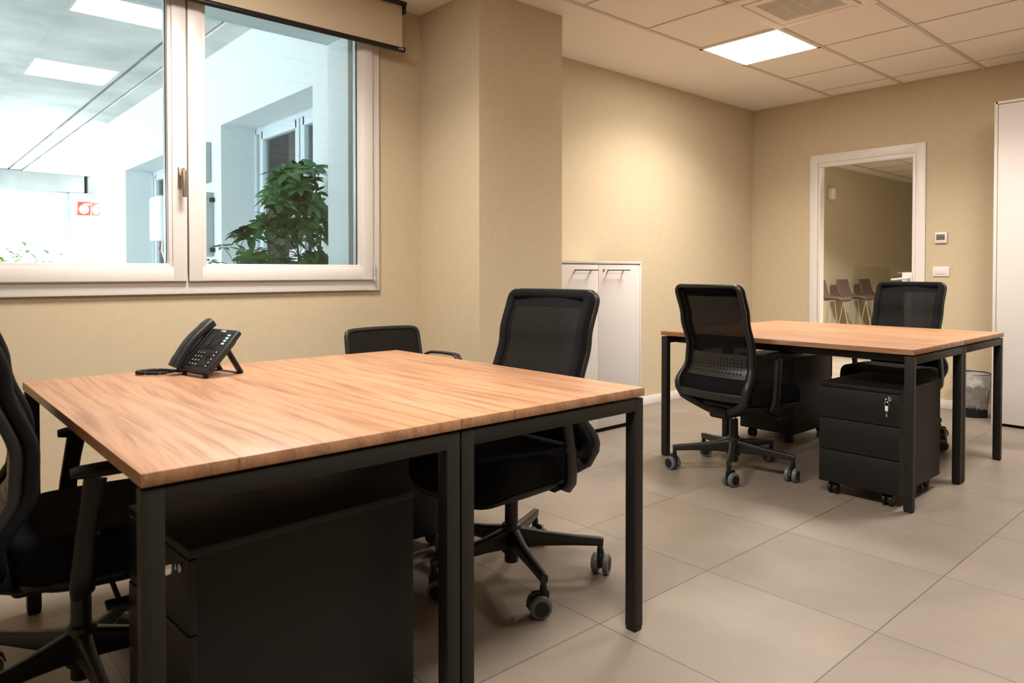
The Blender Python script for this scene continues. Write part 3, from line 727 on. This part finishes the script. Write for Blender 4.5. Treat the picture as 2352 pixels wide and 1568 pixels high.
# ================================================================ WASTE BASKET
t = thing('waste_basket', 'black wire-mesh waste basket lined with a clear bag, beside the tall white cabinet', 'waste bin', (6.215, 1.715, 0))
b = MB(); b.lathe([(.097, .004), (.128, .325)], n=40); bm_ = b.bm
for f in [f for f in bm_.faces if len(f.verts) > 6 and f.calc_center_median().z > .1]: bm_.faces.remove(f)
b.build('basket', M['wire'], t, ang=80)
b = MB(); b.lathe([(.0, 0), (.098, 0), (.101, .012), (.104, .045), (.100, .045), (.097, .008), (0, .006)], n=40); b.build('base_band', M['plastic2'], t)
b = MB(); ring = [(.129 * cos(2 * pi * k / 40), .129 * sin(2 * pi * k / 40), .328) for k in range(40)]; b.tube(ring, .0045, n=8, closed=True); b.build('rim', M['plastic2'], t)
b = MB(); rg = []
random.seed(3)
ph = [random.uniform(0, 6.28) for _ in range(6)]
def crump(a, k): return .004 * sin(7 * a + ph[0] + k) + .003 * sin(13 * a + ph[1] - 2 * k) + .002 * sin(23 * a + ph[2])
for i, (r, z) in enumerate([(.06, .05), (.088, .07), (.098, .15), (.108, .22), (.121, .30), (.130, .335), (.136, .338), (.139, .325), (.137, .29), (.139, .25), (.141, .225)]):
    ring = []
    for j in range(60):
        a = 2 * pi * j / 60; rr = r + (crump(a, i * .7) * (.5 if i < 5 or i > 6 else .25)); zz = z + (crump(a * 1.3, i) * 1.2 if i not in (5, 6) else crump(a, i) * .6) + (.018 * sin(2 * a + 1) if i > 8 else 0)
        ring.append((rr * cos(a), rr * sin(a), zz))
    rg.append(ring)
b.rings(rg, caps=False); b.build('bag', M['bag'], t, ang=60)

# ================================================================ TELEPHONE
t = thing('desk_telephone', 'black office desk telephone with keypad and dark display, standing on the nearer desks', 'telephone', (.786, 2.510, DH), radians(-78.5)); t.scale = (.965, .965, .965)
TL = radians(47)
FM = Matrix.Translation((0, 0, .007)) @ Matrix.Rotation(TL, 4, 'X')        # face frame: x right, y up the slope, z outward
def fb(b, lo, hi, bev=0, mi=0, seg=2): b.box(lo, hi, bev, mi, FM, seg)
W2 = .100; Hh = .188
b = MB(); fb(b, (-W2, 0, 0), (W2, Hh, .022), .006, seg=3); fb(b, (-W2 + .004, .01, -.010), (W2 - .012, Hh - .03, .006), .006); fb(b, (W2 - .004, .02, .004), (W2 + .004, Hh - .045, .018), .003)
b.box((-.08, -.002, 0), (-.06, .010, .012), .002); b.box((.06, -.002, 0), (.08, .010, .012), .002)
b.build('body', M['phone'], t)
b = MB()
for x in (-.065, .070):
    b.tube([FM @ Vector((x, .120, .0)), Vector((x, .137, .004))], .017, .006, n=10, power=.6, up=(0, 1, 0))
b.box((-.07, .126, 0), (.078, .140, .005), .002); b.box((-.07, .045, .0), (-.055, .13, .005), .002)
b.build('stand', M['phone'], t)
# handset: arched bar on the left
b = MB(); pts = []
for k in range(15):
    v = k / 14; y = -.004 + .205 * v; z = .035 + .020 * sin(pi * (v * .9 + .05)); pts.append(FM @ Vector((-.073, y, z)))
wv = [.025 for k in range(15)]; hv = [.0145 + (.003 if (k < 3 or k > 11) else 0) for k in range(15)]
b.tube(pts, wv, hv, n=20, power=.55, up=FM.to_3x3() @ Vector((0, 0, 1)))
for yc in (.018, .170): b.cyl(FM @ Vector((-.073, yc, .022)), FM @ Vector((-.073, yc, .045)), .0195, n=24, bev=.003)
b.build('handset', M['phone'], t, ang=50)
b = MB(); fb(b, (-.094, .008, .020), (-.052, .182, .030), .004); fb(b, (-.090, .035, .028), (-.056, .055, .034), .004); b.build('cradle', M['phone'], t)
b = MB(); fb(b, (-.022, .112, .0222), (.044, .166, .0235), .002); fb(b, (-.030, .108, .0215), (.052, .112, .0228)); sc_ = b.build('screen', M['screen'], t)
b = MB()
for r in range(4):
    for c in range(3): fb(b, (-.036 + c * .0195, .022 + r * .0165, .022), (-.022 + c * .0195, .032 + r * .0165, .0242), .0015)
for r in range(5): fb(b, (.072, .020 + r * .0150, .022), (.084, .029 + r * .0150, .0242), .0015)
for c in range(4): fb(b, (-.020 + c * .0165, .099, .022), (-.008 + c * .0165, .104, .0240), .001)
fb(b, (.024, .022, .022), (.040, .027, .024), .001); fb(b, (.046, .022, .022), (.060, .027, .024), .001)
for a, r in ((0, 0), (0, .013), (90, .013), (180, .013), (270, .013)):
    b.cyl(FM @ Vector((.046 + r * cos(radians(a)), .066 + r * sin(radians(a)), .022)), FM @ Vector((.046 + r * cos(radians(a)), .066 + r * sin(radians(a)), .0245)), .0055 if r == 0 else .0045, n=14)
fb(b, (-.036, .0945, .0218), (.066, .0955, .0228))
kp = b.build('keypad', M['plastic2'], t)
lab = ['*', '0', '#', '7', '8', '9', '4', '5', '6', '1', '2', '3']
for r in range(4):
    for c in range(3):
        text_mesh(lab[r * 3 + c], .0085, M['print'], kp, FM @ Matrix.Translation((-.029 + c * .0195, .027 + r * .0165, .0244)), 'key_legend', .0002)
for r in range(5):
    b = MB(); fb(b, (.0755, .0225 + r * .0150, .0242), (.0805, .0265 + r * .0150, .0246)); b.build('key_legend', M['print'], kp)
for r in range(4):
    b = MB(); fb(b, (.064, .119 + r * .0125, .022), (.079, .126 + r * .0125, .0245), .0025)
    k_ = b.build('line_key', M['key_green'] if r == 2 else M['key_white'], t)
    if r == 2: k_['label'] = 'lit green line key'
text_mesh('Yealink', .0105, M['print'], t, FM @ Matrix.Translation((.018, .177, .0222)), 'lettering', .0002)
# coiled cord looping on the desk left of the phone
cp = [Vector(p) for p in ((-.073, .000, .030), (-.080, -.030, .012), (-.098, -.055, .0085), (-.130, -.090, .0085), (-.172, -.110, .0085), (-.205, -.092, .0085), (-.208, -.055, .0085), (-.175, -.022, .0085), (-.130, -.006, .0085), (-.100, .010, .0085), (-.094, .03, .012))]
def cr(P, k, s_):
    p0, p1, p2, p3 = P[max(k - 1, 0)], P[k], P[k + 1], P[min(k + 2, len(P) - 1)]
    return .5 * ((2 * p1) + (p2 - p0) * s_ + (2 * p0 - 5 * p1 + 4 * p2 - p3) * s_ * s_ + (3 * p1 - p0 - 3 * p2 + p3) * s_ ** 3)
smp = [cr(cp, k, s_ / 40) for k in range(len(cp) - 1) for s_ in range(40)]
hel = []; d = 0
for i in range(len(smp) - 1):
    tv = (smp[i + 1] - smp[i]); d += tv.length; tv.normalize(); sd = tv.cross(Vector((0, 0, 1))).normalized(); u2 = sd.cross(tv)
    a = d / .0036 * 2 * pi; rr = .0058 if 70 < i < len(smp) - 40 else .0012
    for q in range(2):
        aa = a + q * pi * .5; hel.append(smp[i] + sd * (rr * cos(aa)) + u2 * (rr * sin(aa)))
b = MB(); b.tube(smp[::8], [(.0052 if 9 < k < len(smp) // 8 - 5 else .0022) for k in range(len(smp[::8]))], n=10)
b.tube(hel, .0013, n=5); b.build('coiled_cord', M['plastic2'], t, ang=80)

# ================================================================ OUTSIDE THE WINDOW
X0 = 2.30
N1 = (4.725, 6.55, 2.42); N2 = (8.10, 9.90, 2.37); DPT = .30
b = MB()
ys = [3.97, N1[0], N1[1], N2[0], N2[1], 10.88]
b.box((X0, 3.97, 0), (X0 + .9, N1[0], 3.2)); b.box((X0, N1[1], 0), (X0 + .9, N2[0], 3.2)); b.box((X0, N2[1], 0), (X0 + .9, 10.88, 3.2))
for n in (N1, N2):
    b.box((X0, n[0], n[2]), (X0 + .9, n[1], 3.2)); b.box((X0, n[0], 0), (X0 + .9, n[1], .45)); b.box((X0 + .75, n[0], .45), (X0 + .9, n[1], n[2]), mi=1)
struct('wall_courtyard', b, [M['render'], M['concrete']], smooth=False)
for k, n in enumerate((N1, N2)):
    w = bpy.data.objects.new('window_%d' % (k + 2), None); COL.objects.link(w); w['kind'] = 'structure'
    xx = X0 + DPT; y0, y1, z0, z1 = n[0], n[1], .45, n[2]; ym = (y0 + y1) / 2 - .08
    b = MB()
    def fr(ya_, yb_, za_, zb_, wd, xa_, xb_):
        b.box((xa_, ya_, za_), (xb_, ya_ + wd, zb_), .004); b.box((xa_, yb_ - wd, za_), (xb_, yb_, zb_), .004); b.box((xa_, ya_ + wd * .6, za_), (xb_, yb_ - wd * .6, za_ + wd), .004); b.box((xa_, ya_ + wd * .6, zb_ - wd), (xb_, yb_ - wd * .6, zb_), .004)
    fr(y0, y1, z0, z1, .06, xx, xx + .07)
    b.build('window_frame', M['wframe'], w)
    for (p, q) in ((y0 + .05, ym - .012), (ym + .012, y1 - .16)):
        b = MB(); fr(p, q, z0 + .05, z1 - .05, .075, xx - .012, xx + .05); so = b.build('sash', M['wframe'], w)
        b = MB(); b.box((xx + .02, p + .06, z0 + .1), (xx + .026, q - .06, z1 - .1)); b.build('pane', M['glass'], so, smooth=False)
    b = MB()
    for g_ in range(5): b.box((xx + .03, y1 - .16 + g_ * .022, z0 + .05), (xx + .035 + g_ * .012, y1 - .147 + g_ * .022, z1 - .08), .002)
    b.build('shutter_guide', M['grey'], w)
    b = MB(); b.box((xx + .30, y0 + .02, z0), (xx + .34, y1 - .02, z1)); b.build('interior_backing', M['grey'], w, smooth=False)
b = MB(); b.box((-9, 3.97, 3.12), (1.86, 24, 3.4)); b.box((1.86, 3.97, 3.16), (1.90, 24, 3.4)); b.box((1.90, 3.97, 3.12), (2.085, 24, 3.4)); b.box((2.10, 3.97, 3.10), (3.3, 24, 3.4)); b.box((2.085, 3.97, 3.2), (2.10, 24, 3.4), mi=1)
struct('ceiling_porch', b, [M['concrete'], M['dark']], smooth=False)
b = MB(); b.box((-9, 3.97, -.08), (X0, 40, -.02)); struct('floor_porch', b, M['concrete'], smooth=False)
YG = 17.0
def XG(u): 
    c, s_ = cos(radians(48.428)), sin(radians(48.428)); k = (u - 1176) / F; return -YG * (-c - k * s_) / (s_ - k * c)
b = MB(); xj = XG(200); b.box((-7, YG, 2.74), (xj - .03, YG + .4, 3.115), .02); b.box((xj + .03, YG, 2.72), (4.6, YG + .4, 3.10), .02); b.box((xj - .03, YG + .1, 2.74), (xj + .03, YG + .3, 3.1), mi=1)
struct('trim_1', b, [M['girder'], M['dark']])
b = MB(); b.box((XG(163), YG + .02, -.02), (XG(206), YG + .75, 2.735), .01); struct('wall_pillar', b, M['concrete'])
# fire hose sign: two red plates at right angles
t = thing('fire_hose_sign', 'small red two-sided fire hose sign with white reel symbol, on the white pillar outside', 'sign', (XG(202), YG - .01, 2.40))
def plate(ang, name):
    R_ = Matrix.Rotation(ang, 4, 'Z'); b = MB(); b.box((0, -.006, -.14), (.25, 0, .14), .002, mx=R_); p = b.build(name, M['red'], t)
    b = MB(); b.lathe([(0, 0), (.088, 0), (.088, .003), (0, .003)], (0, 0, 0), 32, 0, R_ @ Matrix.Translation((.118, -.006, -.012)) @ Matrix.Rotation(radians(90), 4, 'X'))
    b.box((.12, -.0095, .075), (.225, -.006, .10), mx=R_)
    sym = b.build('hose_symbol', M['signwhite'], p)
    sp = [R_ @ Vector((.118 + (.012 + .0105 * k / 6) * cos(k * .5), -.0098, -.012 + (.012 + .0105 * k / 6) * sin(k * .5))) for k in range(38)]
    b = MB(); b.tube(sp, .0028, n=5, up=(0, 1, 0)); b.build('spiral_line', M['red'], sym)
plate(radians(180 + 0), 'sign_plate') if False else None
def plate2(p0, p1, name):
    d = Vector((p1[0] - p0[0], p1[1] - p0[1], 0)); ang = math.atan2(d.y, d.x); n = len(list(t.children))
    T_ = Matrix.Translation((p0[0], p0[1], 0)) @ Matrix.Rotation(ang, 4, 'Z')
    b = MB(); b.box((0, -.006, -.14), (.25, 0, .14), .002, mx=T_); p = b.build(name, M['red'], t)
    b = MB(); b.lathe([(0, 0), (.092, 0), (.092, .003), (0, .003)], (0, 0, 0), 32, 0, T_ @ Matrix.Translation((.122, -.006, -.014)) @ Matrix.Rotation(radians(90), 4, 'X'))
    b.box((.122, -.0095, .068), (.232, -.006, .105), mx=T_); sy = b.build('hose_symbol', M['signwhite'], p)
    sp = [T_ @ Vector((.122 + (.014 + .0022 * k) * cos(k * .42), -.0105, -.014 + (.014 + .0022 * k) * sin(k * .42))) for k in range(29)]
    b = MB(); b.tube(sp, .0022, n=5, up=(0, 1, 0)); b.build('spiral_line', M['red'], sy)
plate2((-.20, -.135), (.0, -.255), 'sign_plate'); plate2((.02, -.255), (.19, -.11), 'sign_plate')
b = MB(); b.box((-.20, -.13, -.14), (.19, .02, -.12)); b.build('bracket', M['grey'], t)
# electrical boxes on the courtyard wall
b = MB(); b.box((X0 - .08, 6.80, 1.93), (X0, 7.09, 2.30), .012); tag(b.build('junction_box', M['grey']), 'grey wall box outside, upper of two beside the window post', 'electrical box')
t = thing('meter_cabinet', 'tall grey meter cabinet outside on the white wall, lower of two boxes', 'electrical box', (X0, 6.74, 1.28))
b = MB(); b.box((-.09, 0, -.04), (0, .36, .55), .01); b.build('body', M['grey'], t)
b = MB(); b.box((-.04, -.03, .46), (.0, 0, .50), .004); b.box((-.04, -.03, 0), (.0, 0, .04), .004); b.build('hinge', M['metal'], t)
t = thing('wall_heater', 'white rounded wall unit with hanging wires outside, beside the left window post', 'wall unit', (2.58, 9.07, 1.74))
b = MB(); b.box((-.12, 0, -.27), (.0, .42, .27), .03, seg=3); b.build('cover', M['signwhite'], t)
b = MB(); b.tube([(-.05, .12, -.26), (-.06, .10, -.40), (-.04, .06, -.50), (-.02, .08, -.65)], .012, n=8); b.build('wire', M['signwhite'], t)
b = MB(); b.tube([(-.05, .16, -.26), (-.08, .15, -.37), (-.04, .12, -.42)], .008, n=8); b.build('wire', M['red'], t)

# ---- schefflera plant outside
t = thing('potted_schefflera', 'bushy green umbrella plant standing outside behind the right window pane', 'plant', (2.03, 4.36, 0))
random.seed(21)
stems = MB(); fol = MB()
def leaflet(b, o, d, up, L_, w):
    d = d.normalized(); s_ = d.cross(up).normalized(); u2 = s_.cross(d).normalized(); g = []
    for k in range(7):
        v = k / 6; ww = w * (sin(pi * (v ** .75)) ** .8 if 0 < v < 1 else .02); droop = -.22 * L_ * v * v
        c = o + d * (L_ * v) + Vector((0, 0, droop)); fold = ww * .25
        g.append([c - s_ * ww + u2 * fold, c, c + s_ * ww + u2 * fold])
    b.sheet(g)
def cluster(b, o, axis, n, L_, petiole_from):
    axis = axis.normalized(); ref = Vector((1, 0, 0)) if abs(axis.x) < .8 else Vector((0, 1, 0)); e1 = axis.cross(ref).normalized(); e2 = axis.cross(e1)
    ph_ = random.uniform(0, 6.28)
    for k in range(n):
        a = ph_ + 2 * pi * k / n + random.uniform(-.15, .15); d = e1 * cos(a) + e2 * sin(a) + axis * random.uniform(.05, .35)
        l = L_ * random.uniform(.75, 1.1); leaflet(b, o + d.normalized() * .012, d, axis, l, l * random.uniform(.19, .25))
    stems.tube([petiole_from, (petiole_from + o) / 2 + Vector((0, 0, .012)), o], .0022, n=5)
trunks = [[(0, 0, .42), (.02, .02, .9), (-.02, 0, 1.3), (.03, .03, 1.75)], [(.05, .04, .42), (.10, .02, .9), (.09, .05, 1.3), (.12, .0, 1.66)], [(-.06, 0, .42), (-.14, .03, .8), (-.20, 0, 1.15), (-.23, -.02, 1.40)], [(-.1, .03, .42), (-.22, .02, .75), (-.33, 0, 1.0), (-.42, -.02, 1.17)], [(.1, .1, .42), (.18, .15, .9), (.22, .14, 1.4)]]
for tr in trunks:
    P_ = [Vector(p) for p in tr]; stems.tube(P_, [.012, .010, .008, .006][:len(P_)], n=8)
def prof_x(z):   # plant silhouette: left / right extent relative to root
    tab = [(.9, -.44, .12), (1.12, -.40, .12), (1.25, -.38, .12), (1.38, -.32, .12), (1.50, -.20, .12), (1.62, -.15, .12), (1.74, -.12, .15), (1.80, -.04, .13)]
    for (a, l1, r1), (c, l2, r2) in zip(tab, tab[1:]):
        if a <= z <= c + 1e-6: k = (z - a) / (c - a); return l1 + (l2 - l1) * k, r1 + (r2 - r1) * k
    return -.05, .15
cnt = 0
while cnt < 135:
    z = random.uniform(.92, 1.80); lx, rx = prof_x(z); x = random.uniform(lx, rx); y = random.uniform(-.14, .20)
    best = min((Vector(p) for tr in trunks for p in [tuple(Vector(tr[i]).lerp(Vector(tr[i + 1]), s_ / 4)) for i in range(len(tr) - 1) for s_ in range(5)]), key=lambda p: (p - Vector((x, y, z - .06))).length)
    o = Vector((x, y, z)); ax = (o - best).normalized() * .8 + Vector((random.uniform(-.3, .3), random.uniform(-.9, .1), .6))
    cluster(fol, o, ax, random.choice((6, 7, 8)), random.uniform(.085, .125), best); cnt += 1
for p in ((-.58, -.02, 1.155), (-.50, -.03, 1.245), (-.47, 0, 1.12)): cluster(fol, Vector(p), Vector((-.2, -.4, 1)), 6, .055, Vector((-.42, -.02, 1.13)))
fo = fol.build('foliage', M['leaf'], t, ang=80); stems.build('stem', M['stem'], t)
b = MB(); b.lathe([(.0, .0), (.13, .0), (.17, .38), (.185, .385), (.185, .43), (.165, .43), (.16, .40), (0, .40)], n=32); b.build('pot', M['pot'], t)
# ---- sunlit bush far outside
random.seed(5)
b = MB()
for k in range(520):
    a = random.uniform(0, 6.28); r = random.uniform(0, 1) ** .5 * 1.1; z = random.uniform(.1, 1.95) - r * .5
    o = Vector((r * cos(a), r * sin(a), max(.05, z))); leaflet(b, o, Vector((random.uniform(-1, 1), random.uniform(-1, 1), random.uniform(-.3, .6))), Vector((0, 0, 1)), random.uniform(.14, .24), .05)
o = b.build('garden_bush', M['bush'], smooth=True, ang=80); o.location = (XG(25) + .35, 19.2, -.02)
tag(o, 'sunlit green bush far outside, low in the left corner of the window', 'bush')

# ================================================================ ROOM BEYOND THE GLAZED DOOR
NY = 4.75
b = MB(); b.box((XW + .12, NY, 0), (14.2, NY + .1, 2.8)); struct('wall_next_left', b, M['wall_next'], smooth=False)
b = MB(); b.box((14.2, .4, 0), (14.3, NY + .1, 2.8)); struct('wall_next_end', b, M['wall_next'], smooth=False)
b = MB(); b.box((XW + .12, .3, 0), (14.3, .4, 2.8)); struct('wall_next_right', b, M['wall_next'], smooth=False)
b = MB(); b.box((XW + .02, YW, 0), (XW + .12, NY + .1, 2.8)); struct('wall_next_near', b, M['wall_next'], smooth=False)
b = MB(); b.box((XW + .12, .4, ZC + .03), (14.2, NY, ZC + .12)); b.box((XW + .12, NY - .25, ZC), (14.2, NY, ZC + .03))
for k in range(14): x = XW + .12 + k * .6; b.box((x - .01, .4, ZC), (x + .01, NY - .25, ZC + .03), mi=2)
for k in range(8): y = NY - .25 - k * .6; b.box((XW + .12, y - .012, ZC), (14.2, y + .012, ZC + .03), mi=2)
for k in range(13):
    for j in range(7):
        b.box((XW + .135 + k * .6, NY - .25 - (j + 1) * .6 + .015, ZC + .006), (XW + .705 + k * .6, NY - .25 - j * .6 - .015, ZC + .04), mi=1)
struct('ceiling_next', b, [M['ceil'], M['tile'], M['bar']], smooth=False)
t = thing('ceiling_light', 'ceiling panel added out of sight to light the next room', 'ceiling light', (8.7, 2.2, ZC - .004), 0)  # unseen panel and beam, added to brighten the room behind the door
b = MB(); b.box((-.30, -.30, -.006), (.30, .30, .01)); b.build('frame', M['white'], t, smooth=False)
b = MB(); b.box((-.275, -.275, -.008), (.275, .275, -.005)); b.build('diffuser', M['panel_next_fill'], t, smooth=False); beam("light_beam", t, None, 150).location = (0, 0, -.012)
b = MB(); b.box((-.05, -.10, -.085), (.06, 0, .085), .03, seg=4); o = b.build('alarm_siren', M['white']); o.location = (10.44, NY, 2.245); tag(o, 'white rounded alarm unit high on the wall seen through the glazed door', 'alarm')
t = thing('reception_counter', 'brown-topped counter glimpsed through the glazed door behind its handle', 'counter', (0, 0, 0))
b = MB(); b.box((9.0, 2.6, 1.055), (9.5, 3.27, 1.095), .004); b.build('worktop', M['counter'], t)
b = MB(); b.box((9.05, 2.62, 0), (9.45, 3.21, 1.055), .004); b.build('body', M['white'], t)
# bar stools
def make_stool():
    t = bpy.data.objects.new('bar_stool', None); COL.objects.link(t)
    # bucket shell: profile from back top down to the seat front (facing local +X)
    prof = [(-.205, .985, .172), (-.200, .96, .186), (-.185, .90, .195), (-.172, .84, .200), (-.160, .79, .205), (-.130, .750, .212), (-.06, .730, .215), (.03, .725, .213), (.12, .728, .205), (.18, .722, .19), (.205, .705, .17)]
    def ring(x, z, w, x2, z2):
        nx_, nz_ = z2, -x2; r = []
        for j in range(24):
            a = 2 * pi * j / 24; c = math.copysign(abs(cos(a)) ** .6, cos(a)); s_ = math.copysign(abs(sin(a)) ** .6, sin(a))
            lift = .03 * abs(c) ** 3
            r.append(Vector((x + nx_ * (s_ * .019 + lift * .6), c * w, z + nz_ * (s_ * .019 + lift * .6))))
        return r
    rg = []
    for i, (x, z, w) in enumerate(prof):
        a = prof[max(i - 1, 0)]; c = prof[min(i + 1, len(prof) - 1)]; d = Vector((c[0] - a[0], 0, c[1] - a[1])).normalized()
        rg.append(ring(x, z, w, -d.x, -d.z))
    b = MB(); b.rings(rg); b.build('seat_shell', M['stool'], t, ang=60)
    b = MB()
    for sg in (-1, 1):
        for sx in (-1, 1): b.tube([(sx * .10, sg * .13, .70), (sx * .205, sg * .20, .008)], .0075, n=10)
        b.tube([(-.10, sg * .13, .70), (.10, sg * .13, .70)], .0075, n=10); b.tube([(-.178, sg * .183, .20), (.178, sg * .183, .20)], .0065, n=10)
    for sx in (-1, 1): b.tube([(sx * .178, -.183, .20), (sx * .178, .183, .20)], .0065, n=10); b.tube([(sx * .10, -.13, .70), (sx * .10, .13, .70)], .0075, n=10)
    b.build('leg_frame', M['chrome'], t)
    return t
st = make_stool()
for k, (x, lb) in enumerate(((9.85, 'brown bar stool in the next room, its backrest cut by the door frame'), (10.59, 'brown bar stool in the middle of the three seen through the glazed door'), (11.37, 'brown bar stool in the next room, half hidden by the office chair back'))):
    o = st if k == 0 else dup(st)
    o.location = (x, 4.42, 0); o.rotation_euler = (0, 0, radians(-90)); o['label'] = lb; o['category'] = 'stool'; o['group'] = 'brown bar stools in the next room'
